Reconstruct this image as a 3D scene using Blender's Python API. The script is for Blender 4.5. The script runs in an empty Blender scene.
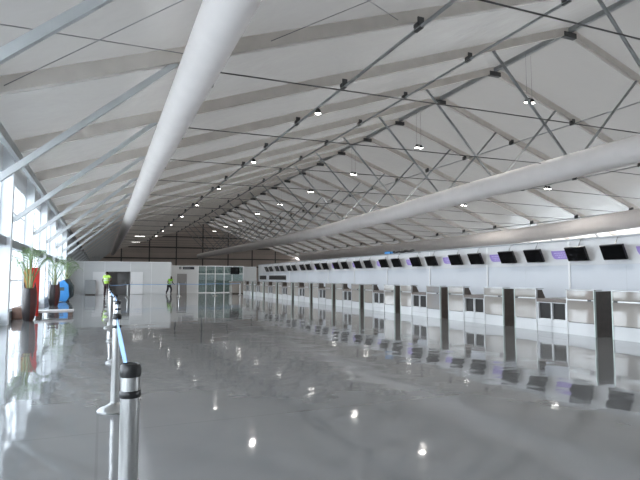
import bpy, bmesh, math, random
from mathutils import Vector, Matrix
random.seed(7)
scn = bpy.context.scene
col = scn.collection
PI = math.pi
R = math.radians

# ------------------------------------------------------------------ materials
def nmat(name):
    m = bpy.data.materials.new(name); m.use_nodes = True
    nt = m.node_tree; nt.nodes.clear()
    out = nt.nodes.new('ShaderNodeOutputMaterial')
    return m, nt, out

def pbr(name, color, rough=.5, metal=0.0, spec=.5, noise=0.0, nscale=4.0, bump=0.0, bscale=30.0, emit=None, estr=0.0):
    m, nt, out = nmat(name)
    b = nt.nodes.new('ShaderNodeBsdfPrincipled')
    b.inputs['Base Color'].default_value = (*color, 1)
    b.inputs['Roughness'].default_value = rough
    b.inputs['Metallic'].default_value = metal
    b.inputs['Specular IOR Level'].default_value = spec
    if emit:
        b.inputs['Emission Color'].default_value = (*emit, 1)
        b.inputs['Emission Strength'].default_value = estr
    if noise or bump:
        tc = nt.nodes.new('ShaderNodeTexCoord')
    if noise:
        n = nt.nodes.new('ShaderNodeTexNoise'); n.inputs['Scale'].default_value = nscale; n.inputs['Detail'].default_value = 5
        nt.links.new(tc.outputs['Object'], n.inputs['Vector'])
        r = nt.nodes.new('ShaderNodeValToRGB')
        r.color_ramp.elements[0].position = .3; r.color_ramp.elements[1].position = .7
        r.color_ramp.elements[0].color = (*[c*(1-noise) for c in color], 1)
        r.color_ramp.elements[1].color = (*[min(1, c*(1+noise)) for c in color], 1)
        nt.links.new(n.outputs['Fac'], r.inputs['Fac']); nt.links.new(r.outputs['Color'], b.inputs['Base Color'])
    if bump:
        n2 = nt.nodes.new('ShaderNodeTexNoise'); n2.inputs['Scale'].default_value = bscale
        nt.links.new(tc.outputs['Object'], n2.inputs['Vector'])
        bp = nt.nodes.new('ShaderNodeBump'); bp.inputs['Strength'].default_value = bump; bp.inputs['Distance'].default_value = .02
        nt.links.new(n2.outputs['Fac'], bp.inputs['Height']); nt.links.new(bp.outputs['Normal'], b.inputs['Normal'])
    nt.links.new(b.outputs[0], out.inputs[0])
    return m

def membrane(name, color, rough, spec, trans):
    m, nt, out = nmat(name)
    b = nt.nodes.new('ShaderNodeBsdfPrincipled')
    b.inputs['Base Color'].default_value = (*color, 1); b.inputs['Roughness'].default_value = rough
    b.inputs['Specular IOR Level'].default_value = spec
    tc = nt.nodes.new('ShaderNodeTexCoord')
    n = nt.nodes.new('ShaderNodeTexNoise'); n.inputs['Scale'].default_value = .9; n.inputs['Detail'].default_value = 3
    nt.links.new(tc.outputs['Object'], n.inputs['Vector'])
    bp = nt.nodes.new('ShaderNodeBump'); bp.inputs['Strength'].default_value = .35; bp.inputs['Distance'].default_value = .12
    nt.links.new(n.outputs['Fac'], bp.inputs['Height']); nt.links.new(bp.outputs['Normal'], b.inputs['Normal'])
    t = nt.nodes.new('ShaderNodeBsdfTranslucent'); t.inputs['Color'].default_value = (.95, .93, .9, 1)
    mx = nt.nodes.new('ShaderNodeMixShader'); mx.inputs[0].default_value = trans
    nt.links.new(b.outputs[0], mx.inputs[1]); nt.links.new(t.outputs[0], mx.inputs[2]); nt.links.new(mx.outputs[0], out.inputs[0])
    return m

def glass(name, tint, refl=.08):
    m, nt, out = nmat(name)
    t = nt.nodes.new('ShaderNodeBsdfTransparent'); t.inputs[0].default_value = (*tint, 1)
    g = nt.nodes.new('ShaderNodeBsdfGlossy'); g.inputs['Roughness'].default_value = .02
    lw = nt.nodes.new('ShaderNodeLayerWeight'); lw.inputs['Blend'].default_value = .3
    mu = nt.nodes.new('ShaderNodeMath'); mu.operation = 'MULTIPLY_ADD'; mu.inputs[1].default_value = .5; mu.inputs[2].default_value = refl
    nt.links.new(lw.outputs['Fresnel'], mu.inputs[0])
    mx = nt.nodes.new('ShaderNodeMixShader')
    nt.links.new(mu.outputs[0], mx.inputs[0]); nt.links.new(t.outputs[0], mx.inputs[1]); nt.links.new(g.outputs[0], mx.inputs[2])
    nt.links.new(mx.outputs[0], out.inputs[0])
    return m

def floor_mat():
    m, nt, out = nmat('polished_grey_epoxy')
    N = nt.nodes.new; L = nt.links.new
    b = N('ShaderNodeBsdfPrincipled')
    tc = N('ShaderNodeTexCoord')
    n1 = N('ShaderNodeTexNoise'); n1.inputs['Scale'].default_value = .35; n1.inputs['Detail'].default_value = 6; n1.inputs['Distortion'].default_value = 1.2
    L(tc.outputs['Object'], n1.inputs['Vector'])
    r = N('ShaderNodeValToRGB')
    r.color_ramp.elements[0].position = .3; r.color_ramp.elements[0].color = (.165, .170, .174, 1)
    r.color_ramp.elements[1].position = .72; r.color_ramp.elements[1].color = (.225, .226, .226, 1)
    L(n1.outputs['Fac'], r.inputs['Fac'])
    # fine darker joint lines every 5 m
    br = N('ShaderNodeTexBrick'); br.offset = 0
    br.inputs['Scale'].default_value = 1.0; br.inputs['Brick Width'].default_value = 5.0; br.inputs['Row Height'].default_value = 5.0
    br.inputs['Mortar Size'].default_value = .012; br.inputs['Mortar Smooth'].default_value = .3
    br.inputs['Color1'].default_value = (1, 1, 1, 1); br.inputs['Color2'].default_value = (1, 1, 1, 1); br.inputs['Mortar'].default_value = (.88, .88, .88, 1)
    L(tc.outputs['Object'], br.inputs['Vector'])
    mul = N('ShaderNodeMixRGB'); mul.blend_type = 'MULTIPLY'; mul.inputs[0].default_value = 1
    L(r.outputs['Color'], mul.inputs[1]); L(br.outputs['Color'], mul.inputs[2]); L(mul.outputs['Color'], b.inputs['Base Color'])
    b.inputs['Roughness'].default_value = .052
    b.inputs['IOR'].default_value = FLOOR_IOR
    nz = N('ShaderNodeTexNoise'); nz.inputs['Scale'].default_value = .8; nz.inputs['Detail'].default_value = 2.5; nz.inputs['Roughness'].default_value = .45
    L(tc.outputs['Object'], nz.inputs['Vector'])
    bp = N('ShaderNodeBump'); bp.inputs['Strength'].default_value = 1.0; bp.inputs['Distance'].default_value = FLOOR_WAVE
    nf = N('ShaderNodeTexNoise'); nf.inputs['Scale'].default_value = 2.6; nf.inputs['Detail'].default_value = 1.0
    L(tc.outputs['Object'], nf.inputs['Vector'])
    ad = N('ShaderNodeMath'); ad.operation = 'MULTIPLY_ADD'; ad.inputs[1].default_value = .14
    L(nf.outputs['Fac'], ad.inputs[0]); L(nz.outputs['Fac'], ad.inputs[2])
    L(ad.outputs[0], bp.inputs['Height']); L(bp.outputs['Normal'], b.inputs['Normal'])
    L(b.outputs[0], out.inputs[0])
    return m

FLOOR_IOR = 2.1
FLOOR_WAVE = .009
M = {}
M['floor'] = floor_mat()
M['roof_l'] = membrane('white_roof_membrane', (.47, .45, .425), .24, .9, .016)
M['roof_r'] = M['roof_l']
M['roof_eave'] = membrane('translucent_eave_membrane', (.72, .70, .66), .3, .45, .30)  # extra-translucent membrane, added to brighten the low right roof edge
M['alu'] = pbr('grey_aluminium_profile', (.66, .61, .56), .45, .1, noise=.06, nscale=2)
M['alu_dark'] = pbr('dull_grey_steel', (.30, .31, .31), .45, .4, noise=.08, nscale=3)
M['brace'] = pbr('pale_galvanised_steel', (.55, .57, .58), .4, .3, noise=.05, nscale=3)
M['thin'] = pbr('thin_grey_cable', (.22, .22, .22), .5, .4)
M['cable'] = pbr('dark_steel_cable', (.09, .085, .085), .5, .5)
M['bracket'] = pbr('dark_bracket_steel', (.08, .08, .08), .5, .4)
M['duct'] = pbr('white_fabric_duct', (.80, .75, .73), .7, 0, .25, noise=.03, nscale=1.5, bump=.15, bscale=3)
M['white'] = pbr('white_painted_panel', (.78, .79, .80), .4, 0, .4, noise=.02, nscale=2)
M['white_col'] = pbr('white_coated_column', (.82, .85, .88), .4, 0, .4)
M['trimgrey'] = pbr('grey_coated_transom', (.33, .35, .37), .45, .2)
M['kerb'] = pbr('blue_grey_kerb', (.30, .34, .38), .5)
M['glass'] = glass('clear_window_glass', (.93, .97, 1.0))
M['partglass'] = glass('pale_green_partition_glass', (.62, .72, .70), .12)
M['wallgrey'] = pbr('pale_grey_partition_panel', (.62, .63, .635), .45, 0, .4, noise=.03, nscale=1)
M['fascia'] = pbr('pale_blue_grey_fascia', (.60, .63, .68), .38, 0, .4, noise=.02, nscale=.7)
M['seam'] = pbr('faint_panel_seam', (.54, .565, .61), .5)
M['fascia_up'] = pbr('pale_grey_fascia_upper', (.63, .64, .66), .38, 0, .4, noise=.02, nscale=.7)
M['gable'] = pbr('brown_grey_gable_panel', (.56, .48, .43), .6, 0, .3, noise=.08, nscale=.25)
M['darkline'] = pbr('dark_grey_girt', (.09, .085, .08), .6)
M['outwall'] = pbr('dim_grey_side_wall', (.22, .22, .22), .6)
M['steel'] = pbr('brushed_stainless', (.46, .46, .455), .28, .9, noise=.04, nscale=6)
M['steel_dark'] = pbr('dark_stainless', (.36, .36, .36), .3, .9)  # darker stainless for mount arms, counter tops and handles
M['black'] = pbr('black_rubbery_plastic', (.012, .012, .013), .35)
M['screen'] = pbr('switched_off_screen', (.006, .006, .007), .25, 0, .35)
M['belt'] = pbr('blue_webbing', (.22, .38, .66), .7)
M['purple'] = pbr('purple_sign_face', (.30, .22, .56), .4)
M['lilac'] = pbr('pale_lilac_lettering', (.55, .48, .78), .5)
M['desk_face'] = pbr('glossy_beige_laminate', (.30, .275, .25), .05, .0, 1.0, noise=.03, nscale=2)
M['desk_face2'] = pbr('glossy_warm_grey_laminate', (.29, .265, .24), .05, .0, 1.0, noise=.03, nscale=2)
M['kick'] = pbr('white_kick_panel', (.55, .56, .57), .10, .0, .6)
M['brown'] = pbr('dark_brown_laminate', (.085, .07, .06), .4, 0, .4, noise=.15, nscale=8)
M['brown_top'] = pbr('brown_desk_top', (.12, .095, .08), .3, 0, .5, noise=.12, nscale=6)
M['edge'] = pbr('greenish_glass_edge', (.55, .63, .60), .15, .2, .6)
M['mouth'] = pbr('dark_baggage_opening', (.02, .018, .017), .6)
M['pot_dark'] = pbr('charcoal_glazed_pot', (.03, .024, .025), .35, 0, .5, noise=.2, nscale=6)
M['pot_maroon'] = pbr('maroon_glazed_pot', (.09, .022, .018), .3, 0, .5, noise=.2, nscale=6)
M['leaf'] = pbr('palm_leaf_green', (.16, .26, .09), .5, 0, .4, noise=.3, nscale=5)
M['stem'] = pbr('palm_stem', (.25, .28, .12), .6, noise=.2, nscale=8)
M['soil'] = pbr('dark_soil', (.04, .03, .02), .9)
M['red'] = pbr('red_panel', (.62, .04, .03), .45)
M['orange'] = pbr('ochre_panel', (.42, .22, .06), .5)
M['blue'] = pbr('blue_plastic', (.05, .26, .62), .35)
M['bin_dark'] = pbr('dark_green_grey_plastic', (.05, .065, .065), .4)
M['bench'] = pbr('pale_grey_bench_slab', (.55, .53, .52), .35, noise=.05, nscale=5)
M['benchleg'] = pbr('brown_bench_block', (.20, .13, .10), .6)
M['cabinet'] = pbr('grey_steel_cabinet', (.36, .37, .38), .45, .2)
M['door'] = pbr('grey_door', (.27, .26, .26), .5)
M['doorwhite'] = pbr('white_door_leaf', (.80, .80, .81), .4)
M['signdark'] = pbr('dark_blue_black_sign', (.02, .025, .035), .4)
M['signwhite'] = pbr('white_sign_mark', (.75, .77, .8), .5)
M['lens'] = pbr('lit_lamp_lens', (1, 1, 1), .4, emit=(1, .97, .92), estr=20.0)
M['lampbody'] = pbr('black_lamp_housing', (.03, .03, .03), .45, .3)
M['panel_light'] = pbr('lit_flat_panel', (1, 1, 1), .4, emit=(1, .98, .95), estr=4.0)
M['skin'] = pbr('dark_brown_skin', (.10, .055, .035), .55)
M['hivis'] = pbr('lime_yellow_vest', (.38, .62, .08), .6)
M['hivis2'] = pbr('lime_green_vest', (.27, .62, .05), .6)
M['reflect'] = pbr('silver_reflective_tape', (.7, .72, .72), .4)
M['trouser'] = pbr('black_maroon_trousers', (.035, .015, .018), .8)
M['trouser2'] = pbr('black_trousers', (.015, .015, .018), .8)
M['hair'] = pbr('black_hair', (.01, .009, .008), .8)
M['shoe'] = pbr('black_shoe', (.012, .012, .012), .4)
M['ground'] = pbr('pale_concrete_ground', (.62, .62, .60), .8, noise=.06, nscale=.3)

# ------------------------------------------------------------------ mesh builder
class MB:
    def __init__(s): s.bm = bmesh.new()
    def box(s, x0, x1, y0, y1, z0, z1):
        v = [s.bm.verts.new(p) for p in ((x0,y0,z0),(x1,y0,z0),(x1,y1,z0),(x0,y1,z0),(x0,y0,z1),(x1,y0,z1),(x1,y1,z1),(x0,y1,z1))]
        for f in ((3,2,1,0),(4,5,6,7),(0,1,5,4),(1,2,6,5),(2,3,7,6),(3,0,4,7)): s.bm.faces.new([v[i] for i in f])
        return s
    def beam(s, p, q, w, h, up=(0,1,0)):
        # rectangular bar; w is measured along 'up', h across it
        p, q = Vector(p), Vector(q); d = (q-p).normalized(); u = Vector(up); u = (u-d*u.dot(d)).normalized(); n = d.cross(u)
        vs = []
        for c in (p, q):
            for a, b in ((-1,-1),(1,-1),(1,1),(-1,1)): vs.append(s.bm.verts.new(c+u*(a*w/2)+n*(b*h/2)))
        for f in ((3,2,1,0),(4,5,6,7),(0,1,5,4),(1,2,6,5),(2,3,7,6),(3,0,4,7)): s.bm.faces.new([vs[i] for i in f])
        return s
    def tube(s, pts, r, n=10, cap=True):
        pts = [Vector(p) for p in pts]; rr = r if isinstance(r, (list, tuple)) else [r]*len(pts)
        rings = []
        for i, p in enumerate(pts):
            d = (pts[min(i+1, len(pts)-1)]-pts[max(i-1, 0)]).normalized()
            a = Vector((0,0,1)) if abs(d.z) < .9 else Vector((1,0,0))
            u = d.cross(a).normalized(); v = d.cross(u)
            rings.append([s.bm.verts.new(p+(u*math.cos(2*PI*k/n)+v*math.sin(2*PI*k/n))*rr[i]) for k in range(n)])
        for a, b in zip(rings, rings[1:]):
            for k in range(n): s.bm.faces.new((a[k], a[(k+1)%n], b[(k+1)%n], b[k]))
        if cap: s.bm.faces.new(rings[0][::-1]); s.bm.faces.new(rings[-1])
        return s
    def lathe(s, prof, n=20, c=(0,0,0), sx=1, sy=1):
        rings = []
        for r, z in prof:
            rings.append([s.bm.verts.new((c[0]+sx*r*math.cos(2*PI*k/n), c[1]+sy*r*math.sin(2*PI*k/n), c[2]+z)) for k in range(n)])
        for a, b in zip(rings, rings[1:]):
            for k in range(n): s.bm.faces.new((a[k], a[(k+1)%n], b[(k+1)%n], b[k]))
        s.bm.faces.new(rings[0][::-1]); s.bm.faces.new(rings[-1])
        return s
    def prism(s, poly, axis, a, b):
        # poly: 2-D points in the two other axes, extruded along axis from a to b
        def P(u, v, t): return {'x': (t,u,v), 'y': (u,t,v), 'z': (u,v,t)}[axis]
        A = [s.bm.verts.new(P(u,v,a)) for u, v in poly]; B = [s.bm.verts.new(P(u,v,b)) for u, v in poly]
        s.bm.faces.new(A[::-1]); s.bm.faces.new(B)
        n = len(poly)
        for i in range(n): s.bm.faces.new((A[i], A[(i+1)%n], B[(i+1)%n], B[i]))
        return s
    def quad(s, *ps): s.bm.faces.new([s.bm.verts.new(p) for p in ps]); return s
    def build(s, name, mat, parent=None, smooth=False, loc=None, bevel=0):
        bmesh.ops.recalc_face_normals(s.bm, faces=s.bm.faces)
        if bevel:
            bmesh.ops.bevel(s.bm, geom=[e for e in s.bm.edges if len(e.link_faces) == 2 and e.calc_face_angle(0) > .5], offset=bevel, segments=2, affect='EDGES', profile=.5)
        me = bpy.data.meshes.new(name); s.bm.to_mesh(me); s.bm.free()
        if smooth:
            for p in me.polygons: p.use_smooth = True
            try: me.set_sharp_from_angle(angle=R(40))
            except Exception: pass
        me.materials.append(mat)
        o = bpy.data.objects.new(name, me); col.objects.link(o)
        if parent: o.parent = parent
        if loc: o.location = loc
        return o

def tag(o, label, cat, group=None):
    o['label'] = label; o['category'] = cat
    if group: o['group'] = group
    return o
def thing(name, label, cat, loc=(0,0,0), group=None, rz=0):
    o = bpy.data.objects.new(name, None); col.objects.link(o); o.location = loc; o.rotation_euler = (0,0,rz)
    o.empty_display_size = .2
    return tag(o, label, cat, group)
def struct(o): o['kind'] = 'structure'; return o
def dup(root, loc, label=None, rz=None, group=None):
    def rec(o, par):
        c = o.copy(); col.objects.link(c)
        if par is not None: c.parent = par
        for ch in list(o.children): rec(ch, c)
        return c
    r = rec(root, None); r.location = loc
    if rz is not None: r.rotation_euler = (0,0,rz)
    if label: r['label'] = label
    if group: r['group'] = group
    return r
ORD = ['zeroth','first','second','third','fourth','fifth','sixth','seventh','eighth','ninth','tenth','eleventh','twelfth','thirteenth','fourteenth',
       'fifteenth','sixteenth','seventeenth','eighteenth','nineteenth','twentieth','twenty-first','twenty-second','twenty-third','twenty-fourth','twenty-fifth','twenty-sixth','twenty-seventh']

# ------------------------------------------------------------------ dimensions
XL, XR, XM = -2.42, 42.02, 19.8           # inner face of left / right columns, ridge
EC, SL = 5.14, .347                       # rafter centre line at the eave, slope
BAY, Y1 = 5.0, 12.1                       # frames stand at Y1 + BAY*(k-1)
def fy(k): return Y1+BAY*(k-1)
K0, K1 = -4, 21
YB, YF = fy(K0), fy(K1)                   # rear and far gable
def rc(x): return EC+SL*((x if x <= XM else 2*XM-x)-XL)
WX = 13.5                                 # check-in back wall
YA = 44.0                                 # far partition
DX = 10.3                                 # desk fronts

# ------------------------------------------------------------------ setting
f = MB(); f.box(XL-.4, XR+.4, YB-.3, YF+.3, -.2, 0); struct(f.build('floor', M['floor']))
g = MB(); g.box(XL-140, XL-.4, -80, 200, -.3, -.12); g.box(XR+.4, XR+140, -80, 200, -.3, -.12); struct(g.build('ground_outside', M['ground']))

def roof(name, xa, xb, mat):
    mb = MB(); bm = mb.bm
    NX, NY = 20, 6
    rows = []
    ks = []
    for k in range(K0, K1):
        for j in range(NY): ks.append((fy(k)+BAY*j/NY, j/NY))
    ks.append((fy(K1), 0))
    for y, t in ks:
        row = []
        for i in range(NX+1):
            x = xa+(xb-xa)*i/NX
            sag = .10*math.sin(PI*t)*(math.sin(PI*min(1, max(0, i/NX)))**.5 if 0 < i < NX else 0)
            row.append(bm.verts.new((x, y, rc(x)+.17+sag)))
        rows.append(row)
    for a, b in zip(rows, rows[1:]):
        for i in range(NX): bm.faces.new((a[i], a[i+1], b[i+1], b[i]))
    return struct(mb.build(name, mat, smooth=True))
roof('ceiling_left', XL-.4, XM, M['roof_l'])
roof('ceiling_right', 40.6, XM, M['roof_r'])
roof('ceiling_right_eave', XR+.4, 40.6, M['roof_eave'])

# left side: windows in each bay, panels above, kerb, far opaque wall
GX = XL-.33
HEAD, TR0, TR1, KERB = 4.4, 2.25, 2.5, .28
WIN_LAST = 7                              # bays K0..WIN_LAST-1 are glazed on the left
def window_mesh(sgn):
    a = MB()
    y0, y1 = .12, BAY-.12
    for y in (y0+.03, y0+(y1-y0)*.25, y0+(y1-y0)*.5, y0+(y1-y0)*.75, y1-.03):
        a.box(-.04, .04, y-.03, y+.03, KERB, HEAD)
    for z in (KERB+.03, 1.25, 3.45, HEAD-.03): a.box(-.035, .035, y0, y1, z-.025, z+.025)
    return a
wn = 1
proto_w = None
for side, x, klast in ((1, GX, WIN_LAST), (-1, XR+.33, 8)):
    for k in range(K0, klast):
        if proto_w is None:
            w = window_mesh(1).build('window_1', M['white_col']); w.location = (x, fy(k), 0)
            p = MB(); p.box(-.006, .006, .13, BAY-.13, KERB, HEAD); p.build('pane', M['glass'], w)
            struct(w); proto_w = w
        else:
            wn += 1
            w = proto_w.copy(); col.objects.link(w); w.name = 'window_%d' % wn; w.location = (x, fy(k), 0)
            c = proto_w.children[0].copy(); col.objects.link(c); c.parent = w
def yspan(a, b): return fy(a), fy(b)
mb = MB(); mb.box(GX-.05, GX+.05, fy(K0), fy(WIN_LAST), HEAD, EC+.3); struct(mb.build('wall_left_upper', M['white']))
mb = MB(); mb.box(GX-.05, GX+.12, fy(K0), fy(WIN_LAST), 0, KERB); struct(mb.build('baseboard_left', M['kerb']))
mb = MB(); mb.box(GX-.02, GX+.22, fy(K0), fy(WIN_LAST), TR0, TR1); struct(mb.build('trim_left_transom', M['trimgrey']))
mb = MB(); mb.box(GX-.05, GX+.05, fy(WIN_LAST), YF, 0, EC+.3); struct(mb.build('wall_left_far', M['outwall']))
xr = XR+.33
mb = MB(); mb.box(xr-.05, xr+.05, YB, fy(8), HEAD, EC+.3); struct(mb.build('wall_far_right_upper', M['roof_eave']))
mb = MB(); mb.box(xr-.05, xr+.05, YB, fy(8), 0, KERB); struct(mb.build('baseboard_far_right', M['kerb']))
mb = MB(); mb.box(xr-.05, xr+.05, fy(8), YF, 0, EC+.3); struct(mb.build('wall_far_right', M['outwall']))
# gables
poly = [(XL-.4, 0), (XR+.4, 0), (XR+.4, rc(XR+.4)+.17), (XM, rc(XM)+.17), (XL-.4, rc(XL-.4)+.17)]
gb = struct(MB().prism(poly, 'y', YF-.05, YF+.3).build('wall_back', M['gable']))
mb = MB()
for z in (3.6, 5.3, 7.6, 9.9): 
    xa = XL if z < EC else XL+(z-EC)/SL
    mb.box(xa+.1, 2*XM-xa-.1, YF-.13, YF-.05, z-.12, z+.12)
for x in (3.5, 8.9, 14.3, XM, 25.3, 30.7, 36.1): mb.box(x-.12, x+.12, YF-.13, YF-.05, 0, rc(x))
struct(mb.build('trim_back_girts', M['darkline']))
struct(MB().prism(poly, 'y', YB-.3, YB+.02).build('wall_rear', M['white']))

# ------------------------------------------------------------------ roof trusses
tr = thing('roof_truss', '', 'roof truss', (0, 0, 0), 'roof trusses along the hall')
for s in (1, -1):
    X = (lambda x: x) if s == 1 else (lambda x: 2*XM-x)
    MB().beam((X(XL-.05), 0, rc(XL-.05)), (X(XM+.0), 0, rc(XM)-.02), .17, .34).build('rafter', M['alu'], tr)
    MB().beam((X(XL+.0), 0, 2.97), (X(1.47), 0, rc(1.47)-.17), .10, .13).build('knee_brace', M['brace'], tr)
    MB().box(*sorted((X(XL), X(XL-.36))), -.13, .13, 0, EC+.05).build('column', M['white_col'], tr)
    MB().tube([(X(15.25), 0, rc(15.25)-.12), (X(19.95), 0, 6.3)], .065, 8).build('web_brace', M['alu_dark'], tr)
    MB().tube([(X(2.45), 0, rc(2.45)-.1), (X(2.45), 0, 6.22)], .02, 6).build('hanger', M['bracket'], tr)
    MB().box(*sorted((X(XM-.38), X(XM))), -.11, .11, rc(XM)-.36, rc(XM)-.12).build('ridge_plate', M['bracket'], tr)
MB().tube([(2.45, 0, 6.26), (XM-1.6, 0, 6.40), (XM+1.6, 0, 6.40), (2*XM-2.45, 0, 6.26)], .018, 6).build('tie_rod', M['cable'], tr)
tr.location = (0, fy(-3), 0); tr['label'] = 'grey steel roof truss behind the camera, above the rear of the hall'
for k in range(-2, K1):
    if k < 0: lab = 'grey steel roof truss behind the camera, above the rear of the hall'
    elif k == 0: lab = 'nearest grey steel roof truss, its knee brace crossing the top left corner'
    elif k <= 11: lab = 'grey steel roof truss with rafters and knee braces, %s back from the nearest one' % ORD[k]
    else: lab = 'distant grey roof truss in the dim far end beyond the partition'
    grp = 'roof trusses in the far end' if k > 11 else ('roof trusses behind the camera' if k < 0 else 'roof trusses along the hall')
    if k < -1: continue
    dup(tr, (0, fy(k), 0), lab, group=grp)
tr['group'] = 'roof trusses behind the camera'

# purlins (tubes along the hall under the rafters) with brackets on each rafter
def purlin(x, label, name='roof_purlin', r=.055, drop=.21, br=True, mat='alu_dark'):
    z = rc(x)-.15-drop
    t = thing(name, label, 'purlin', (x, fy(0)-2, z))
    L = fy(K1)-fy(0)+1.8
    MB().tube([(0, 0, 0), (0, L, 0)], r, 8).build('purlin_tube', M[mat], t)
    if br:
        b0 = None
        for k in range(0, K1):
            y = fy(k)-(fy(0)-2)
            if b0 is None:
                mb = MB(); mb.box(-.10, .10, -.12, .12, .03, drop+.07); mb.box(-.05, .05, -.16, .16, -.06, .08)
                b0 = mb.build('bracket', M['bracket'], t, loc=(0, y, 0))
            else:
                b = b0.copy(); col.objects.link(b); b.parent = t; b.location = (0, y, 0)
    return t
purlin(8.15, 'grey tube purlin carrying the lamp row under the left roof slope')
purlin(13.97, 'grey tube purlin under the left roof slope, next to the ridge')
purlin(2*XM-13.97, 'thin tube purlin under the right roof slope, next to the ridge', r=.035)
purlin(2*XM-8.15, 'thin tube purlin midway down the right roof slope above the middle duct', r=.035)
purlin(2*XM-2.3, 'thin tube purlin low on the right roof slope by the far duct', r=.035)
t = thing('ridge_beam', 'dark grey ridge beam running along the peak of the roof', 'beam', (XM, fy(0)-2, rc(XM)-.02))
MB().box(-.10, .10, 0, fy(K1)-fy(0)+1.8, -.10, .10).build('ridge_profile', M['alu_dark'], t)
t = thing('eave_rail', 'grey eave rail along the top of the left window wall', 'rail', (XL+.02, fy(-1), EC-.3))
MB().box(0, .14, 0, fy(K1)-fy(-1)-.2, -.14, .10).build('rail_profile', M['alu_dark'], t)
t = thing('eave_rail', 'grey eave rail at the low edge of the right roof slope', 'rail', (XR-.02, fy(-1), EC-.3))
MB().box(-.14, 0, 0, fy(K1)-fy(-1)-.2, -.14, .10).build('rail_profile', M['alu_dark'], t)
# cross bracing cables in the first visible bay
xb = thing('cross_bracing', 'crossed thin steel bracing cables under the roof along the top edge of the photo', 'bracing cables', (2.0, fy(0), rc(2.0)))
for p, q in (((-2.40, 8.7), (1.75, 12.0)), ((-1.95, 12.0), (3.7, 7.15)), ((3.72, 12.0), (9.8, 7.2)), ((2.3, 7.5), (7.4, 12.0))):
    a = Vector((p[0], p[1], rc(p[0])-.05)); b = Vector((q[0], q[1], rc(q[0])-.05))
    MB().tube([a-xb.location, b-xb.location], .010, 6).build('bracing_cable', M['thin'], xb)

# ------------------------------------------------------------------ ducts
def duct(x, z, r, label, y0=3.0, y1=YF-6, rail=1, prof=None, htop=None):
    def H(yy):
        if not prof: return 0
        Y = yy+y0
        for (a, ha), (b, hb) in zip(prof, prof[1:]):
            if a <= Y <= b: u = (Y-a)/(b-a); u = u*u*(3-2*u)*.5+u*.5; return ha+(hb-ha)*u-z
        return prof[-1][1]-z
    t = thing('air_duct', label, 'duct', (x, y0, z))
    n = 90
    pts = [(0, (y1-y0)*i/n, H((y1-y0)*i/n)) for i in range(n+1)]
    MB().tube(pts, r, 32).build('duct_tube', M['duct'], t, smooth=True)
    MB().tube([(rail*(r+.015), p[1], p[2]-.02) for p in pts], .014, 6).build('support_rail', M['cable'], t)
    c0 = None
    for k in range(0, K1-1):
        yy = fy(k)-y0
        if yy < .2: continue
        h = (rc(x)-.15 if htop is None else htop)-z
        if c0 is None:
            mb = MB(); mb.tube([(rail*(r+.015), 0, -.08), (rail*(r+.015), 0, h)], .012, 6); mb.box(rail*(r+.015)-.035, rail*(r+.015)+.035, -.05, .05, -.06, .04)
            c0 = mb.build('hanger', M['bracket'], t, loc=(0, yy, H(yy)))
        else:
            c = c0.copy(); col.objects.link(c); c.parent = t; c.location = (0, yy, H(yy))
    return t
duct(1.85, 5.93, .42, 'large white fabric air duct running along the left roof slope above the stanchions')
duct(18.2, 5.98, .52, 'pale fabric air duct hung under the ridge, crossing the middle of the hall', y1=107, prof=[(3, 6.28), (13, 6.10), (20, 5.98), (25, 5.86), (31, 5.68), (43, 5.46), (65, 5.45), (107, 5.65)], htop=6.4)
duct(36.0, 5.78, .70, 'beige air duct low on the far right, just above the counter wall', y1=95, prof=[(3, 6.2), (25, 5.66), (32, 5.38), (39, 5.22), (60, 5.12), (95, 5.3)], htop=6.5)

# ------------------------------------------------------------------ lamps
lamp0 = thing('floodlight', '', 'lamp', (8.15, 9.6, rc(8.15)-.40), 'floodlights under the left roof slope')
MB().lathe([(.05, .0), (.08, -.02), (.13, -.10), (.15, -.22), (.155, -.26)], 16).build('housing', M['lampbody'], lamp0, smooth=True)
MB().lathe([(.135, -.275), (.14, -.262)], 16).build('lens', M['lens'], lamp0)
MB().tube([(0,0,-.01), (0,0,.06)], .03, 8).build('bracket', M['bracket'], lamp0)
lamp0.scale = (.85,)*3; lamp0['label'] = 'lit floodlight at the top edge of the photo, nearest of its row'
for i in range(1, 10):
    dup(lamp0, (8.15, 9.6+10*i, rc(8.15)-.40), 'lit floodlight under the left roof slope, %s in its row from the near end' % ORD[i+1])
def pendant(x, y, z, label, group, top, first=[None]):
    if first[0] is None:
        t = thing('pendant_lamp', label, 'lamp', (x, y, z), group)
        for s in (-1, 1):
            hd = MB().lathe([(.05, .16), (.09, .14), (.14, .06), (.16, -.02), (.165, -.04)], 14, c=(s*.2, 0, 0)).build('lamp_head', M['lampbody'], t, smooth=True)
            MB().lathe([(.145, -.055), (.15, -.042)], 14, c=(s*.2, 0, 0)).build('lens', M['lens'], hd)
            MB().tube([(s*.2, 0, .15), (s*.2, 0, top-z)], .008, 5).build('cord', M['cable'], t)
        MB().box(-.26, .26, -.02, .02, .14, .18).build('crossbar', M['lampbody'], t)
        t.scale = (.85, .85, 1); first[0] = t; return t
    return dup(first[0], (x, y, z), label, group=group)
for i in range(0, 9):
    pendant(XM, 19.6+10*i, 10.25, 'twin lit pendant lamp hanging under the ridge, %s from the near end of its row' % ORD[i+1], 'pendant lamps under the ridge', rc(XM)-.15)
for i in range(1, 7):
    zt = rc(31.45)-.2
    t = dup_t = pendant(31.45, 19.6+10*i-10+0, zt-.42, 'twin lit lamp on the right roof slope past the middle duct, %s in its row' % ORD[i], 'lamps under the right roof slope', 0)
    for c in list(t.children):
        if c.name.startswith('cord'):
            c.data = c.data.copy()
            for v in c.data.vertices:
                if v.co.z > .3: v.co.z = .45
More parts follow.
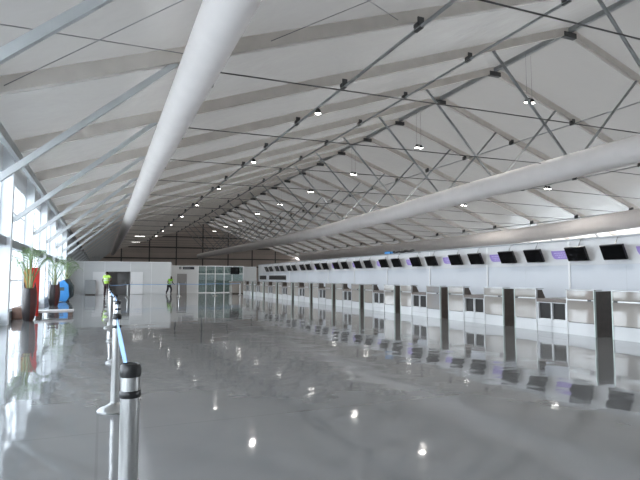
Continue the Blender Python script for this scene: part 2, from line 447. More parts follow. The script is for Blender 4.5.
for i, (x, y) in enumerate(((4.9, 79), (5.2, 94))):
    t = thing('flat_ceiling_light', ('lower' if i else 'upper')+' of two flat white lights under the far roof beside the white duct', 'light', (x, y, rc(x)-.35), 'flat lights beside the duct')
    MB().box(-.7, .7, -.3, .3, -.05, .05).build('light_body', M['alu'], t); MB().box(-.65, .65, -.27, .27, -.065, -.05).build('diffuser', M['panel_light'], t)
    MB().box(-.03, .03, -.03, .03, .05, .3).build('bracket', M['bracket'], t)

# ------------------------------------------------------------------ check-in back wall
WTOP, WY0, WY1 = 2.49, 3.0, 47.0
MB_ = MB(); MB_.box(WX, WX+.12, WY0, WY1, 0, 1.72); struct(MB_.build('wall_right', M['fascia']))
MB_ = MB(); MB_.box(WX-.02, WX+.12, WY0, WY1, 1.72, WTOP); struct(MB_.build('wall_right_upper', M['fascia_up']))
MB_ = MB(); MB_.box(WX-.05, WX+.15, WY0, WY1, WTOP, WTOP+.05); struct(MB_.build('trim_right_cap', M['trimgrey']))
MB_ = MB(); 
yy = 11.93
while yy < WY1-.5:
    MB_.box(WX-.03, WX-.015, yy-.035, yy+.035, .1, WTOP-.02); yy += 3.75
struct(MB_.build('trim_right_joints', M['white']))
MB_ = MB(); 
yy = 11.93-1.9
while yy < WY1-.5:
    MB_.box(WX-.003, WX+.002, yy-.006, yy+.006, .1, 1.70); yy += 3.75
MB_.box(WX-.022, WX-.016, WY0, WY1, 1.715, 1.725)
struct(MB_.build('trim_right_seams', M['seam']))

# monitors
mon0 = None; mi = 0
def monitor(y, label):
    global mon0
    loc = (WX-.30, y, 2.06)
    if mon0 is None:
        t = thing('monitor', label, 'monitor', loc, 'monitors above the check-in desks')
        th = R(24); c, s_ = math.cos(th), math.sin(th)
        def P(u, v, w): return (u*c - w*s_*1 , v, w*c + u*s_*-1*-1)  # u = thickness towards wall, w = height
        def slab(u0, u1, v0, v1, w0, w1):
            mb = MB(); vs = []
            for (u, v, w) in ((u0,v0,w0),(u1,v0,w0),(u1,v1,w0),(u0,v1,w0),(u0,v0,w1),(u1,v0,w1),(u1,v1,w1),(u0,v1,w1)):
                vs.append(mb.bm.verts.new((u*c-w*s_, v, w*c+u*s_)))
            for f_ in ((3,2,1,0),(4,5,6,7),(0,1,5,4),(1,2,6,5),(2,3,7,6),(3,0,4,7)): mb.bm.faces.new([vs[i] for i in f_])
            return mb
        slab(-.035, .035, -.36, .36, -.225, .225).build('casing', M['black'], t, bevel=.008)
        slab(-.039, -.035, -.34, .34, -.205, .205).build('screen', M['screen'], t)
        mb = MB(); mb.tube([(0, 0, .0), (.12, 0, .30), (.20, 0, .44), (.28, 0, .44)], .018, 8); mb.build('mount_arm', M['steel_dark'], t)
        slab(.035, .075, -.12, .12, -.10, .12).build('rear_plate', M['bracket'], t)
        mon0 = t; return
    dup(mon0, loc, label)
sg0 = None
for m in range(0, 12):
    for j, yb in enumerate((10.17, 11.40)):
        y = yb+2.91*m
        if y > WY1-1: continue
        mi += 1
        monitor(y, 'black switched-off monitor on the counter wall, %s from the right edge' % ORD[mi])
def wall_sign(y, label):
    global sg0
    loc = (WX-.035, y, 2.06)
    if sg0 is None:
        t = thing('wall_sign', label, 'sign', loc, 'purple signs on the counter wall')
        MB().prism([(.42, .135), (-.42, .135), (-.42, -.135), (.22, -.135), (.31, -.10), (.38, .0)], 'x', -.012, .012).build('sign_face', M['purple'], t)
        mb = MB()
        for z, a, b in ((.06, -.36, .30), (-.005, -.36, .24), (-.07, -.36, .14)):
            yy = a
            while yy < b:
                l = random.uniform(.04, .1); mb.box(-.016, -.012, yy, min(b, yy+l), z-.011, z+.011); yy += l+.025
        o_ = mb.build('lettering', M['lilac'], t); o_['kind'] = 'stuff'
        sg0 = t; return
    dup(sg0, loc, label)
for m in range(-1, 11):
    wall_sign(12.18+2.91*m, 'purple sign between monitor pairs on the counter wall, %s from the right edge' % ORD[m+2])
# dark openings near the far end
for i, (a, b) in enumerate(((38.9, 43.5), (44.2, 46.4))):
    t = thing('wall_hatch', ('wide ' if i == 0 else 'narrow ')+'black hatch low on the far end of the counter wall', 'hatch', (WX-.03, (a+b)/2, 1.15))
    h = (b-a)/2
    MB().box(-.012, .004, -h, h, 0, .36).build('hatch_opening', M['mouth'], t)
    mb = MB(); mb.box(-.03, .0, -h-.06, -h, -.04, .40); mb.box(-.03, .0, h, h+.06, -.04, .40); mb.box(-.03, .0, -h, h, .36, .40); mb.box(-.03, .0, -h, h, -.04, 0)
    mb.build('hatch_frame', M['white'], t)
# dark bundle and blue box lying on top of the wall
t = thing('black_bundle', 'long black bundle lying on top of the counter wall behind the desks', 'bundle', (WX+.05, 21.7, WTOP+.05))
pts = [(0, -1.0+2.0*i/12, .07+.02*math.sin(i*1.7)) for i in range(13)]
MB().tube(pts, [.03]+[.06+.012*math.sin(i*2.1) for i in range(11)]+[.03], 10).build('wrapped_roll', M['black'], t, smooth=True)
t = thing('blue_box', 'small blue box on top of the counter wall at the end of the black bundle', 'box', (WX+.05, 23.1, WTOP+.05))
MB().box(-.1, .1, -.28, .28, 0, .10).build('box_body', M['blue'], t, bevel=.01)
MB().box(-.11, .11, -.29, .29, .10, .12).build('box_lid', M['blue'], t)

# ------------------------------------------------------------------ check-in desks
# local: front at x=0, depth +x, width y 0..W ; 'near' flag mirrors the slanted side
W = .775
def make_desk(mirror, name_lab):
    t = thing('check_in_desk', name_lab, 'check-in desk')
    Ym = (lambda y: W-y) if mirror else (lambda y: y)
    def bx(mb, x0, x1, y0, y1, z0, z1): a, b = sorted((Ym(y0), Ym(y1))); mb.box(x0, x1, a, b, z0, z1); return mb
    bx(MB(), 0, .04, .02, W-.02, .30, .80).build('front_panel', M['desk_face'], t, bevel=.003)
    bx(MB(), 0, .04, .02, W-.02, .84, 1.04).build('upper_panel', M['desk_face2'], t, bevel=.003)
    bx(MB(), .012, .05, .02, W-.02, .0, .285).build('kick_panel', M['kick'], t)
    lg = bx(MB(), -.025, .05, .02, W-.02, .805, .832).build('ledge', M['steel'], t)
    bx(MB(), -.03, .0, .06, .16, .80, .838).build('ledge_clip', M['bracket'], lg)
    for y in (0, W-.02): bx(MB(), -.008, .05, y, y+.02, 0, 1.05).build('edge_trim', M['edge'] if y == 0 else M['steel'], t)
    # passage side (y=0): full height, deep ; belt side (y=W): slanted profile
    bx(MB(), .05, .62, .0, .02, .0, 1.03).build('side_panel', M['brown'], t)
    a, b = sorted((Ym(W-.02), Ym(W)))
    MB().prism([(.05, 0), (.62, 0), (.62, .74), (.34, .76), (.20, 1.03), (.05, 1.03)], 'y', a, b).build('side_panel', M['brown'], t)
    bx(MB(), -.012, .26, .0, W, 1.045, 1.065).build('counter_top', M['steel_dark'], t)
    bx(MB(), .05, .70, .02, W-.02, .70, .74).build('desk_board', M['brown_top'], t)
    bx(MB(), .05, .055, .02, W-.02, .02, 1.03).build('back_panel', M['brown'], t)
    return t
dA = dB = None
nd = 0
for m in range(-1, 11):
    yA, yB = 8.46+2.91*m, 10.165+2.91*m
    if m >= 0:
        nd += 1
        lab = 'beige check-in desk facing the hall, %s from the right edge' % ORD[nd]
        if dA is None:
            dA = make_desk(False, lab); dA.location = (DX, yA, 0); dA['group'] = 'check-in desks'
        else: dup(dA, (DX, yA, 0), lab)
    nd += 1
    lab = ('beige check-in desk cut off by the right edge of the photo' if m < 0 else 'beige check-in desk facing the hall, %s from the right edge' % ORD[nd])
    if dB is None:
        dB = make_desk(True, lab); dB.location = (DX, yB, 0); dB['group'] = 'check-in desks'
    else: dup(dB, (DX, yB, 0), lab)

# baggage intake between the desks of a pair
def make_intake(lab):
    t = thing('baggage_intake', lab, 'baggage intake', group='baggage intakes between desks')
    L = .925
    fr = MB()
    for y in (0, L/2-.025, L-.05): fr.box(.0, .06, y, y+.05, 0, .73)
    fr.box(0, .06, .05, L-.05, 0, .30); fr.box(0, .06, .05, L-.05, .71, .73)
    fr.build('frame', M['kick'], t)
    for y in (.05, L/2+.025):
        MB().box(.05, .75, y, y+L/2-.075, .30, .71).build('intake_opening', M['mouth'], t)
        MB().box(.015, .05, y+.01, y+L/2-.085, .295, .318).build('belt_roller', M['steel'], t)
    MB().box(-.01, 1.3, 0, L, .73, .82).build('top_board', M['brown_top'], t)
    MB().box(1.26, 1.3, 0, L, 0, .73).build('rear_panel', M['brown'], t)
    MB().box(-.012, .0, .02, L-.02, .13, .14).build('sill_line', M['steel_dark'], t)
    return t
in0 = None
for m in range(0, 11):
    loc = (DX+.015, 9.24+2.91*m, 0)
    lab = 'white-framed baggage intake with two black openings, %s from the right edge' % ORD[m+1]
    if in0 is None: in0 = make_intake(lab); in0.location = loc
    else: dup(in0, loc, lab)

# end counter box under the watermark
t = thing('end_counter', 'beige low end counter closing the far end of the desk row', 'counter', (9.7, 41.4, 0))
MB().box(0, 1.6, 0, 1.0, .08, 1.0).build('counter_body', M['desk_face2'], t, bevel=.01); MB().box(.04, 1.56, .04, .96, 0, .08).build('plinth', M['brown'], t)
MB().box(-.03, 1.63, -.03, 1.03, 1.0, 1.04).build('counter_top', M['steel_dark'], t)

# ------------------------------------------------------------------ far partitions
HA = 2.55
mb = MB()
mb.box(XL-.1, .42, YA, YA+.12, 0, HA); mb.box(2.1, 5.25, YA, YA+.12, 0, HA); mb.box(.42, 2.1, YA, YA+.12, 1.80, HA)
mb.box(5.13, 5.25, YA+.12, YA+1.6, 0, HA)
struct(mb.build('wall_partition', M['wallgrey']))
mb = MB()
for x in (-1.3, .2, 2.1, 3.7): mb.box(x-.02, x+.02, YA-.012, YA, (0 if x < .3 or x > 2.2 else 1.82), HA)
mb.box(XL-.1, 5.25, YA-.02, YA+.14, HA, HA+.05)
struct(mb.build('trim_partition', M['white']))
# recess behind the opening: grey double door and posts
mb = MB(); mb.box(.30, 2.3, YA+1.4, YA+1.5, 0, HA); mb.box(.30, .42, YA+.12, YA+1.4, 0, HA); mb.box(2.1, 2.2, YA+.12, YA+1.4, 0, HA)
struct(mb.build('wall_recess', M['door']))
d = MB().box(1.1, 1.9, YA+1.33, YA+1.4, 0, 1.75).build('door_1', M['door']); struct(d); MB().box(1.75, 1.8, YA+1.29, YA+1.33, .85, 1.0).build('handle', M['steel'], d)
for i, (x0, x1) in enumerate(((-.65, .42), (2.1, 3.04))):
    d = MB().box(x0, x1, YA-.07, YA-.02, .02, 1.78).build('door_%d' % (i+2), M['doorwhite']); struct(d)
    xh = x1-.12 if i == 0 else x0+.12
    MB().box(xh-.02, xh+.02, YA-.10, YA-.07, .8, 1.0).build('handle', M['steel'], d)
t = thing('steel_cabinet', 'grey low steel cabinet standing against the far partition wall', 'cabinet', (-1.17, YA-.47, 0))
MB().box(0, .76, 0, .40, .06, 1.14).build('cabinet_body', M['cabinet'], t, bevel=.01)
for x in (.02, .385): 
    dd = MB().box(x, x+.355, -.018, 0, .09, 1.11).build('door', M['cabinet'], t); MB().box(x+(.30 if x < .1 else .03), x+(.325 if x < .1 else .055), -.035, -.018, .55, .7).build('handle', M['steel_dark'], dd)
MB().box(.02, .74, .02, .38, 0, .06).build('plinth', M['brown'], t)
# partition B (set back)
YBp, HB = 45.5, 2.36
mb = MB(); mb.box(5.25, 5.9, YBp, YBp+.1, 0, HB); mb.box(5.9, 6.75, YBp, YBp+.1, 1.65, HB); mb.box(6.75, 7.66, YBp, YBp+.1, 0, HB)
struct(mb.build('wall_partition_right', M['wallgrey']))
d = MB().box(5.92, 6.73, YBp+.02, YBp+.08, 0, 1.65).build('door_4', M['door']); struct(d); MB().box(6.6, 6.65, YBp-.03, YBp+.02, .8, .95).build('handle', M['steel'], d)
gp = thing('glass_partition', 'pale green glazed partition with white frames at the far end by the counters', 'partition', (7.66, YBp, 0))
fr = MB()
for x in (0, .68, 1.47, 2.26, 2.98, 3.98): fr.box(x, x+.06, 0, .08, 0, HB)
for z in (0, 1.62, HB-.06): fr.box(.06, 3.98, .01, .07, z, z+.06)
fr.build('frame', M['white'], gp)
for a, b in ((.06, .68), (.74, 1.47), (1.53, 2.26), (2.32, 2.98), (3.04, 3.98)): MB().box(a, b, .03, .045, .06, HB-.06).build('pane', M['partglass'], gp)
mb = MB(); mb.box(5.25, 13.6, YBp+2.5, YBp+2.6, 0, HB); struct(mb.build('wall_behind_glass', M['wallgrey']))
t = thing('direction_sign', 'dark direction sign with arrow above the grey door on the far wall', 'sign', (6.08, YBp-.03, 2.03))
MB().box(.30, 1.26, -.012, .02, 0, .22).build('sign_panel', M['signdark'], t)
q = MB().box(0, .16, -.012, .02, .01, .22).build('arrow_panel', M['signdark'], t)
MB().prism([(.04, .115), (.09, .17), (.09, .135), (.13, .135), (.13, .095), (.09, .095), (.09, .06)], 'y', -.018, -.012).build('arrow', M['signwhite'], q)
mb = MB(); x = .40
for l in (.09, .05, .12, .07, .05): mb.box(x, x+l, -.018, -.012, .085, .135); x += l+.03
mb.build('lettering', M['trimgrey'], t)
t = thing('hanging_monitor', 'black monitor facing the hall on the far glass partition', 'monitor', (10.88, YBp-.12, 1.62))
MB().box(-.40, .40, -.05, .05, 0, .62).build('casing', M['black'], t, bevel=.01); MB().box(-.38, .38, -.056, -.05, .03, .59).build('screen', M['screen'], t)
MB().box(-.05, .05, .05, .12, .2, .45).build('mount_arm', M['steel_dark'], t)

# ------------------------------------------------------------------ stanchions and belts
st0 = thing('belt_stanchion', 'nearest steel belt stanchion with black ringed head at the bottom of the photo', 'stanchion', (.127, 2.43, 0), 'belt stanchions in the long row')
MB().lathe([(.165, 0), (.168, .012), (.15, .03), (.09, .055), (.055, .075), (.045, .085)], 28).build('base', M['steel'], st0, smooth=True)
MB().lathe([(.040, .08), (.040, .92)], 24).build('post', M['steel'], st0, smooth=True)
MB().lathe([(.043, .92), (.0455, .925), (.046, .952), (.042, .968), (.034, .976), (.033, .972)], 24).build('head_cap', M['black'], st0, smooth=True)
MB().lathe([(.0435, .832), (.046, .836), (.046, .858), (.0435, .862)], 24).build('ring', M['black'], st0, smooth=True)
rows = [(.155, 5.75), (.25, 8.9), (.28, 11.9), (.24, 15), (.25, 18), (.27, 21), (.30, 24), (.34, 27), (.38, 30), (.42, 33)]
pts = [(.127, 2.43)]+rows
for i, (x, y) in enumerate(rows):
    dup(st0, (x, y, 0), 'steel belt stanchion with black ringed head, %s in the long row from the near one' % ORD[i+2])
far = [(1.62, 37.2), (5.1, 38.0), (7.7, 38.2)]
for i, (x, y) in enumerate(far):
    dup(st0, (x, y, 0), 'pale distant belt stanchion in the cross row by the far partition, %s from the doorway' % ORD[i+1], group='belt stanchions in the cross row')
def belt(p, q, label, tw=0, sag=.03):
    a = Vector((p[0], p[1], p[2])); b = Vector((q[0], q[1], q[2])); d = b-a
    n = 14; mb = MB(); prev = None
    side = Vector((d.y, -d.x, 0)).normalized()
    for i in range(n+1):
        u = i/n; c = d*u+Vector((0,0,-sag*4*u*(1-u)))
        ang = tw*math.sin(PI*u); up = Vector((0,0,1))*math.cos(ang)+side*math.sin(ang)
        r = [mb.bm.verts.new(c+up*.02+side*.0015), mb.bm.verts.new(c-up*.02+side*.0015), mb.bm.verts.new(c-up*.02-side*.0015), mb.bm.verts.new(c+up*.02-side*.0015)]
        if prev:
            for k in range(4): mb.bm.faces.new((prev[k], prev[(k+1)%4], r[(k+1)%4], r[k]))
        prev = r
    o = mb.build('barrier_belt', M['belt']); o.location = a
    tag(o, label, 'belt', 'blue barrier belts')
for i in range(len(pts)-1):
    (x0, y0), (x1, y1) = pts[i], pts[i+1]
    lab = 'blue belt stretched from the nearest stanchion to the second one' if i == 0 else 'blue belt between stanchions of the long row, %s span from the near end' % ORD[i+1]
    belt((x0-.01, y0+.048, .94), (x1-.0, y1-.048, .93 if i else .915), lab, tw=.5 if i == 0 else .2, sag=.02)
cross = [(.42, 33)]+far+[(9.9, 39.5)]
for i in range(len(cross)-1):
    p = Vector(cross[i]); q = Vector(cross[i+1]); dd = (q-p).normalized()*.048
    a = p+dd; b = q-dd
    belt((a.x, a.y, .88), (b.x, b.y, .88), 'blue belt across the hall before the far partition, %s span from the doorway side' % ORD[i+1])
dup(st0, (9.9, 39.5, 0), 'pale distant belt stanchion ending the cross row beside the last check-in desk', group='belt stanchions in the cross row')

# ------------------------------------------------------------------ planters with palms
def frond(mb, base, yaw, length, rise, droop, n=8, lw=.011, ll=.26):
    # a curved rib with paired narrow leaflets
    pts = []
    for i in range(n+1):
        u = i/n
        r = length*u*(1-.15*u); z = rise*math.sin(u*PI*.62)-droop*u*u
        pts.append(Vector((base[0]+math.cos(yaw)*r, base[1]+math.sin(yaw)*r, base[2]+z)))
    mb.tube(pts, [.012*(1-.8*i/n)+.003 for i in range(n+1)], 5)
    side = Vector((-math.sin(yaw), math.cos(yaw), 0))
    for i in range(2, n+1):
        u = i/n; d = (pts[i]-pts[i-1]).normalized(); l = ll*math.sin(PI*min(1, .15+u*.85))+.06
        for k in (0, .5):
            c = pts[i-1].lerp(pts[i], k)
            for s in (-1, 1):
                dirv = (side*s*.8+d*.65+Vector((0,0,-.18))).normalized()
                w = d*lw
                mb.quad(c-w*.5, c+dirv*l*.5-w, c+dirv*l, c+dirv*l*.5+w)
def potted_palm(name_lab, loc, H, r, palm_h, nfr, seed, spread, maroon_side=True):
    random.seed(seed)
    t = thing('potted_palm', name_lab, 'potted plant', loc, 'potted palms by the windows')
    # tall tusk-shaped pot: lathe with a rim rising into two horns
    n = 28; prof = [(.62, 0), (.72, .04), (.86, .2), (.98, .42), (1.0, .58), (.93, .74), (.80, .86), (.76, .92)]
    def pot_half(a0, a1, name, mat):
        mb = MB(); rings = []
        for j, (rr, z) in enumerate(prof+[(.66, .92), (.62, .80)]):
            ring = []
            for k in range(n//2+1):
                a = a0+(a1-a0)*k/(n//2)
                zz = z*H
                if j >= 5: zz += H*.17*(max(0, math.cos(2*a))**2)*(1 if j >= 6 else .4)
                ring.append(mb.bm.verts.new((r*rr*math.cos(a), r*rr*math.sin(a), zz)))
            rings.append(ring)
        for A, B in zip(rings, rings[1:]):
            for k in range(n//2): mb.bm.faces.new((A[k], A[k+1], B[k+1], B[k]))
        return mb.build(name, mat, t, smooth=True)
    pot_half(R(-210)+R(0), R(-75), 'pot_wall', M['pot_dark']).data
    pot_half(R(-75), R(150), 'pot_wall', M['pot_maroon'])
    MB().lathe([(r*.6, 0), (r*.62, .03)], 20).build('pot_base', M['pot_dark'], t)
    MB().lathe([(r*.66, .78*H), (r*.66, .80*H)], 20).build('soil', M['soil'], t)
    top = H*.8
    for i in range(4):
        a = i*1.7; mb = MB()
        p = [(math.cos(a)*.05, math.sin(a)*.05, top), (math.cos(a)*.08, math.sin(a)*.08, top+(palm_h-top)*.35), (math.cos(a)*.10, math.sin(a)*.10, top+(palm_h-top)*(.45+.12*i))]
        mb.tube(p, [.028, .022, .014], 7).build('stem', M['stem'], t)
    for i in range(nfr):
        a = i*2.4+random.uniform(-.3, .3); h = top+(palm_h-top)*(.2, .35, .5, .68)[i%4]; mb = MB()
        frond(mb, (math.cos(a)*.06, math.sin(a)*.06, h), a, spread*random.uniform(.75, 1.1), (palm_h-h)*random.uniform(.7, 1.1), random.uniform(.15, .5))
        mb.build('frond', M['leaf'], t)
    return t
potted_palm('tall palm in a dark tusk-shaped pot by the left windows, nearest to the camera', (-2.06, 18.4, 0), 1.10, .215, 2.35, 10, 3, .75)
potted_palm('palm in a dark tusk-shaped pot behind the low bench', (-2.06, 27.5, 0), 1.08, .26, 2.40, 9, 5, 1.1)
potted_palm('palm in a dark pot beside the blue bin, farthest along the left windows', (-2.05, 36.2, 0), 1.05, .26, 2.5, 9, 8, 1.0)
# red and ochre panel stand behind the first pot
t = thing('red_display_panel', 'red and ochre upright display panel behind the nearest potted palm', 'display panel', (-2.10, 18.82, 0))
MB().box(-.02, .26, 0, .05, .12, 1.66).build('red_face', M['red'], t, bevel=.006); MB().box(-.18, -.02, 0, .05, .12, 1.62).build('ochre_face', M['orange'], t, bevel=.006)
MB().box(-.1, .1, -.14, .20, 0, .12).build('foot', M['bin_dark'], t)
# low brown box by the wall
t = thing('low_brown_box', 'low brown wooden box against the left wall behind the nearest pot', 'box', (-2.62, 19.15, 0))
MB().box(-.0, .30, 0, 1.2, .0, .34).build('box_body', M['benchleg'], t, bevel=.01); MB().box(-.01, .31, -.01, 1.21, .34, .37).build('box_lid', M['benchleg'], t)
# low bench
t = thing('low_bench', 'low pale grey bench slab on brown blocks beside the nearest potted palm', 'bench', (-2.12, 20.2, 0))
MB().box(0, 1.22, 0, .8, .13, .20).build('bench_slab', M['bench'], t, bevel=.01)
MB().box(1.06, 1.18, .05, .75, 0, .13).build('leg', M['benchleg'], t); MB().box(.06, .2, .05, .75, 0, .13).build('leg', M['benchleg'], t)
# blue hexagonal bin
t = thing('blue_bin', 'blue slanted six-sided bin with dark side near the far left windows', 'bin', (-1.93, 31.8, 0)); t.scale = (.72, 1, 1)
MB().prism([(-.52, .05), (.18, .0), (.42, .30), (.34, .95), (.0, 1.22), (-.40, 1.02), (-.62, .55)], 'y', 0, .25).build('blue_front', M['blue'], t, bevel=.03)
MB().prism([(-.50, .05), (.22, .0), (.66, .30), (.70, .85), (.32, 1.30), (-.36, 1.10), (-.60, .55)], 'y', .25, 1.0).build('dark_shell', M['bin_dark'], t, bevel=.04)
MB().box(-.30, .05, -.02, 0, .62, .80).build('slot', M['bin_dark'], t)

# ------------------------------------------------------------------ people
def skin_obj(name, verts, edges, radii, mat, parent, sub=2, root=0):
    me = bpy.data.meshes.new(name); me.from_pydata(verts, edges, []); me.materials.append(mat)
    o = bpy.data.objects.new(name, me); col.objects.link(o); o.parent = parent
    sk = o.modifiers.new('Skin', 'SKIN'); sk.use_smooth_shade = True
    sl = me.skin_vertices[0] if len(me.skin_vertices) else None
    if sl is None:
        bpy.context.view_layer.objects.active = o
        sl = me.skin_vertices[0]
    for i, r in enumerate(radii):
        sl.data[i].radius = r if isinstance(r, tuple) else (r, r)
        sl.data[i].use_root = (i == root)
    s = o.modifiers.new('Sub', 'SUBSURF'); s.levels = sub; s.render_levels = sub
    return o
def hand(V, E, Rr, wi, w, d, curl, sidev):
    # palm and five fingers hanging off wrist vertex wi; d = finger direction, sidev = thumb side
    w = Vector(w); d = Vector(d).normalized(); sv = Vector(sidev).normalized(); nv = d.cross(sv).normalized()
    pi_ = len(V); V.append(tuple(w+d*.05)); E.append((wi, pi_)); Rr.append((.036, .02))
    for k, (o, l) in enumerate(((.028, .065), (.010, .075), (-.010, .07), (-.027, .055))):
        a = len(V); V.append(tuple(w+d*.09+sv*o)); E.append((pi_, a)); Rr.append(.010)
        b = len(V); V.append(tuple(w+d*(.09+l*.55)+sv*o*1.1+nv*curl*.4)); E.append((a, b)); Rr.append(.009)
        c = len(V); V.append(tuple(w+d*(.09+l*.9)+sv*o*1.1+nv*curl)); E.append((b, c)); Rr.append(.007)
    a = len(V); V.append(tuple(w+d*.045+sv*.045)); E.append((pi_, a)); Rr.append(.011)
    b = len(V); V.append(tuple(w+d*.08+sv*.062+nv*curl*.3)); E.append((a, b)); Rr.append(.008)
def person(label, loc, rz, J, vest, trous, scale=1.0):
    t = thing('person', label, 'person', loc, rz=rz); t.scale = (scale,)*3
    V, E, Rr = [], [], []
    idx = {}
    def add(n, r, par=None):
        idx[n] = len(V); V.append(J[n]); Rr.append(r)
        if par: E.append((idx[par], idx[n]))
    add('pelvis', (.12, .085)); add('waist', (.11, .08), 'pelvis'); add('chest', (.125, .085), 'waist'); add('neck', .058, 'chest')
    add('jaw', (.066, .072), 'neck'); add('head', (.084, .10), 'jaw'); add('crown', (.062, .078), 'head')
    for s in 'LR':
        add('sh'+s, .055, 'chest'); add('el'+s, .045, 'sh'+s); add('wr'+s, .029, 'el'+s)
        add('hip'+s, .075, 'pelvis'); add('kn'+s, .052, 'hip'+s); add('an'+s, .042, 'kn'+s); add('toe'+s, .035, 'an'+s)
    for s in 'LR':
        w = Vector(J['wr'+s]); d = (w-Vector(J['el'+s])).normalized()
        hand(V, E, Rr, idx['wr'+s], w, J.get('hd'+s, d), .02, J.get('th'+s, (0, -1, 0)))
    skin_obj('body', V, E, Rr, M['skin'], t)
    # face: nose, ears, eyes as parts of the head
    h = Vector(J['head']); fw = Vector(J['face']).normalized(); sd = fw.cross(Vector((0,0,1))).normalized()
    mb = MB(); mb.lathe([(.004, .02), (.014, -.012), (.012, -.02), (.004, -.024)], 8, c=tuple(h+fw*.10+Vector((0,0,-.01)))); mb.build('nose', M['skin'], t, smooth=True)
    for s in (-1, 1):
        mb = MB(); mb.lathe([(.004, -.03), (.014, -.015), (.016, .01), (.006, .03)], 8, c=tuple(h+sd*s*.086)); mb.build('ear', M['skin'], t, smooth=True)
        mb = MB(); mb.lathe([(.002, -.006), (.009, 0), (.002, .006)], 8, c=tuple(h+fw*.086+sd*s*.03+Vector((0,0,.02)))); mb.build('eye', M['signwhite'], t, smooth=True)
    mb = MB(); mb.box(-.022, .022, -.004, .004, -.004, .004)
    mo = mb.build('mouth', M['pot_maroon'], t); mo.location = h+fw*.086+Vector((0,0,-.05)); mo.rotation_euler = (0, 0, math.atan2(sd.y, sd.x))
    c = Vector(J['crown']); bk = -fw
    skin_obj('hair', [tuple(h+bk*.045+Vector((0,0,-.02))), tuple(h+bk*.03+Vector((0,0,.05))), tuple(c+Vector((0,0,.015))+fw*.01)], [(0,1),(1,2)], [(.078,.06), (.096,.10), (.07,.088)], M['hair'], t)
    # vest over torso and shoulders
    P = lambda n: Vector(J[n])
    vv = [tuple(P('pelvis')+Vector((0,0,-.07))), J['waist'], J['chest'], tuple(P('chest').lerp(P('neck'), .72))]
    ve = [(0,1),(1,2),(2,3)]; vr = [(.195,.150), (.178,.135), (.205,.150), (.095,.085)]
    for s in 'LR':
        a = len(vv); vv.append(J['sh'+s]); ve.append((2, a)); vr.append(.088)
        vv.append(tuple(P('sh'+s).lerp(P('el'+s), .55))); ve.append((a, a+1)); vr.append(.07)
    ob = skin_obj('vest', vv, ve, vr, vest, t)
    for z in (.25, .75):
        cc = P('waist').lerp(P('chest'), z); dz = (P('chest')-P('waist')).normalized()
        mb = MB(); ring = [(.166+.012*z, -.022), (.17+.012*z, -.022), (.17+.012*z, .022), (.166+.012*z, .022)]
        mb.lathe([(.13, -.024), (.186, -.022), (.186, .022), (.13, .024)], 28, sy=.83); o = mb.build('reflective_band', M['reflect'], ob); o.location = cc
        o.rotation_euler = Vector((0,0,1)).rotation_difference(dz).to_euler()
    tv = [J['pelvis'], tuple(P('pelvis').lerp(P('waist'), .6))]; te = [(0, 1)]; trr = [(.165, .125), (.15, .11)]
    for s in 'LR':
        a = len(tv); tv += [J['hip'+s], J['kn'+s], tuple(P('kn'+s).lerp(P('an'+s), .93))]; te += [(0,a),(a,a+1),(a+1,a+2)]; trr += [.115, .085, .070]
    skin_obj('trousers', tv, te, trr, trous, t)
    for s in 'LR':
        a = P('an'+s); b = P('toe'+s); d = (b-a); d.z = 0; d = d.normalized()
        heel = Vector((a.x, a.y, a.z-.045))-d*.05
        skin_obj('shoe', [tuple(heel), tuple(a+d*.05+Vector((0,0,-.04))), tuple(b+Vector((0,0,.005)))], [(0,1),(1,2)], [(.042,.042), (.048,.04), (.045,.03)], M['shoe'], t, 1)
    return t
# first person: standing with his back mostly turned, one hand on the hip
J1 = dict(pelvis=(0,0,.94), waist=(0,.01,1.10), chest=(0,.0,1.33), neck=(0,-.01,1.485), jaw=(0,-.03,1.54), head=(0,-.02,1.615), crown=(0,-.01,1.69), face=(.35,-1,0),
  shL=(.19,0,1.42), elL=(.27,.02,1.15), wrL=(.25,-.06,.92), shR=(-.19,0,1.42), elR=(-.40,.08,1.20), wrR=(-.21,.0,1.03),
  hdR=(.5,-.6,-.5), thR=(0,-.3,1),
  hipL=(.09,0,.88), knL=(.11,-.02,.49), anL=(.12,.02,.085), toeL=(.15,-.13,.035), hipR=(-.09,0,.88), knR=(-.11,-.01,.49), anR=(-.13,.02,.085), toeR=(-.17,-.12,.035))
person('standing person in lime vest and dark trousers, hand on hip, by the belt row', (.30, 37.3, 0), R(150), J1, M['hivis'], M['trouser'])
# second person: walking, leaning forward
J2 = dict(pelvis=(0,.05,.86), waist=(0,-.02,1.02), chest=(0,-.12,1.22), neck=(0,-.19,1.36), jaw=(0,-.24,1.40), head=(0,-.26,1.47), crown=(0,-.265,1.54), face=(0,-1,-.25),
  shL=(.19,-.14,1.31), elL=(.25,-.10,1.05), wrL=(.24,-.30,.92), shR=(-.19,-.14,1.31), elR=(-.27,-.08,1.06), wrR=(-.24,-.28,.90),
  hipL=(.09,.05,.80), knL=(.11,-.14,.46), anL=(.11,-.05,.085), toeL=(.12,-.20,.035), hipR=(-.09,.05,.80), knR=(-.10,.08,.44), anR=(-.10,.28,.11), toeR=(-.10,.15,.035))
person('person in a lime green shirt and black trousers walking before the far grey door', (4.95, 42.6, 0), R(35), J2, M['hivis2'], M['trouser2'], .9)

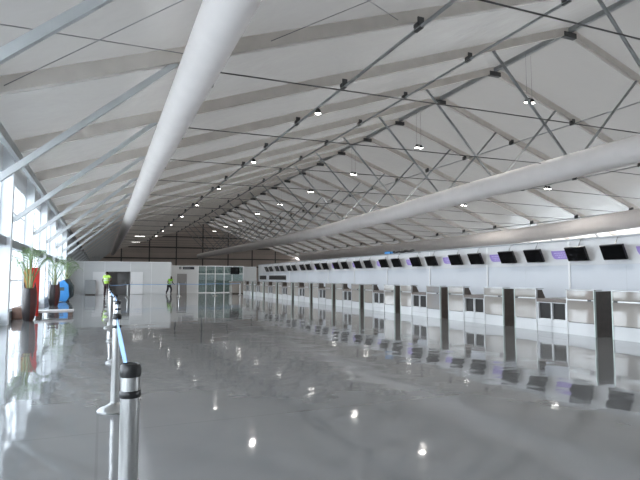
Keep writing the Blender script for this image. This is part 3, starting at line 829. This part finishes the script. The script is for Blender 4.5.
# ------------------------------------------------------------------ light
w = bpy.data.worlds.new('sky'); scn.world = w; w.use_nodes = True
nt = w.node_tree; nt.nodes.clear()
out = nt.nodes.new('ShaderNodeOutputWorld'); bg = nt.nodes.new('ShaderNodeBackground')
tc = nt.nodes.new('ShaderNodeTexCoord'); sp = nt.nodes.new('ShaderNodeSeparateXYZ'); rp = nt.nodes.new('ShaderNodeValToRGB')
rp.color_ramp.elements[0].position = .0; rp.color_ramp.elements[0].color = (.97, .98, 1, 1)
rp.color_ramp.elements[1].position = .8; rp.color_ramp.elements[1].color = (.88, .93, 1, 1)
nt.links.new(tc.outputs['Generated'], sp.inputs[0]); nt.links.new(sp.outputs['Z'], rp.inputs['Fac']); nt.links.new(rp.outputs['Color'], bg.inputs['Color'])
bg.inputs['Strength'].default_value = 8.5
nt.links.new(bg.outputs[0], out.inputs[0])
def light(name, typ, loc, rot, **kw):
    l = bpy.data.lights.new(name, typ)
    for k, v in kw.items(): setattr(l, k, v)
    o = bpy.data.objects.new(name, l); col.objects.link(o); o.location = loc; o.rotation_euler = rot
    return o
ld = bpy.data.lights.new('floodlight_beam', 'SPOT'); ld.energy = 600; ld.spot_size = R(155); ld.spot_blend = .6; ld.shadow_soft_size = .14; ld.color = (1, .96, .90)
for o_ in [o for o in bpy.data.objects if o.type == 'EMPTY' and o.get('category') == 'lamp' and o.location.y < 48]:
    l_ = bpy.data.objects.new('floodlight_beam', ld); col.objects.link(l_); l_.location = o_.location+Vector((0, 0, -.30 if o_.name.startswith('flood') else -.09))
dvec = Vector((-.62, .30, -.75))
light('sun', 'SUN', (60, -20, 60), dvec.to_track_quat('-Z', 'Y').to_euler(), energy=5.0, angle=.01, color=(1, .94, .86))
for nm, x, ry, y0, y1 in (('left_window_portal', GX-.1, R(-90), fy(K0), fy(WIN_LAST)), ('right_window_portal', XR+.45, R(90), fy(K0), fy(8))):
    o = light(nm, 'AREA', (x, (y0+y1)/2, (KERB+HEAD)/2), (0, ry, 0), shape='RECTANGLE', size=HEAD-KERB, size_y=y1-y0)
    o.data.cycles.is_portal = True

# ------------------------------------------------------------------ camera
cd = bpy.data.cameras.new('camera'); cam = bpy.data.objects.new('camera', cd); col.objects.link(cam)
cd.sensor_width = 36; cd.lens = 517.5/640*36; cd.clip_start = .05; cd.clip_end = 500
cam.location = (0, 0, 1.35); cam.rotation_euler = (PI/2+.072, 0, -.398)
scn.camera = cam
scn.view_settings.view_transform = 'Standard'
scn.view_settings.look = 'None'
scn.view_settings.exposure = .3
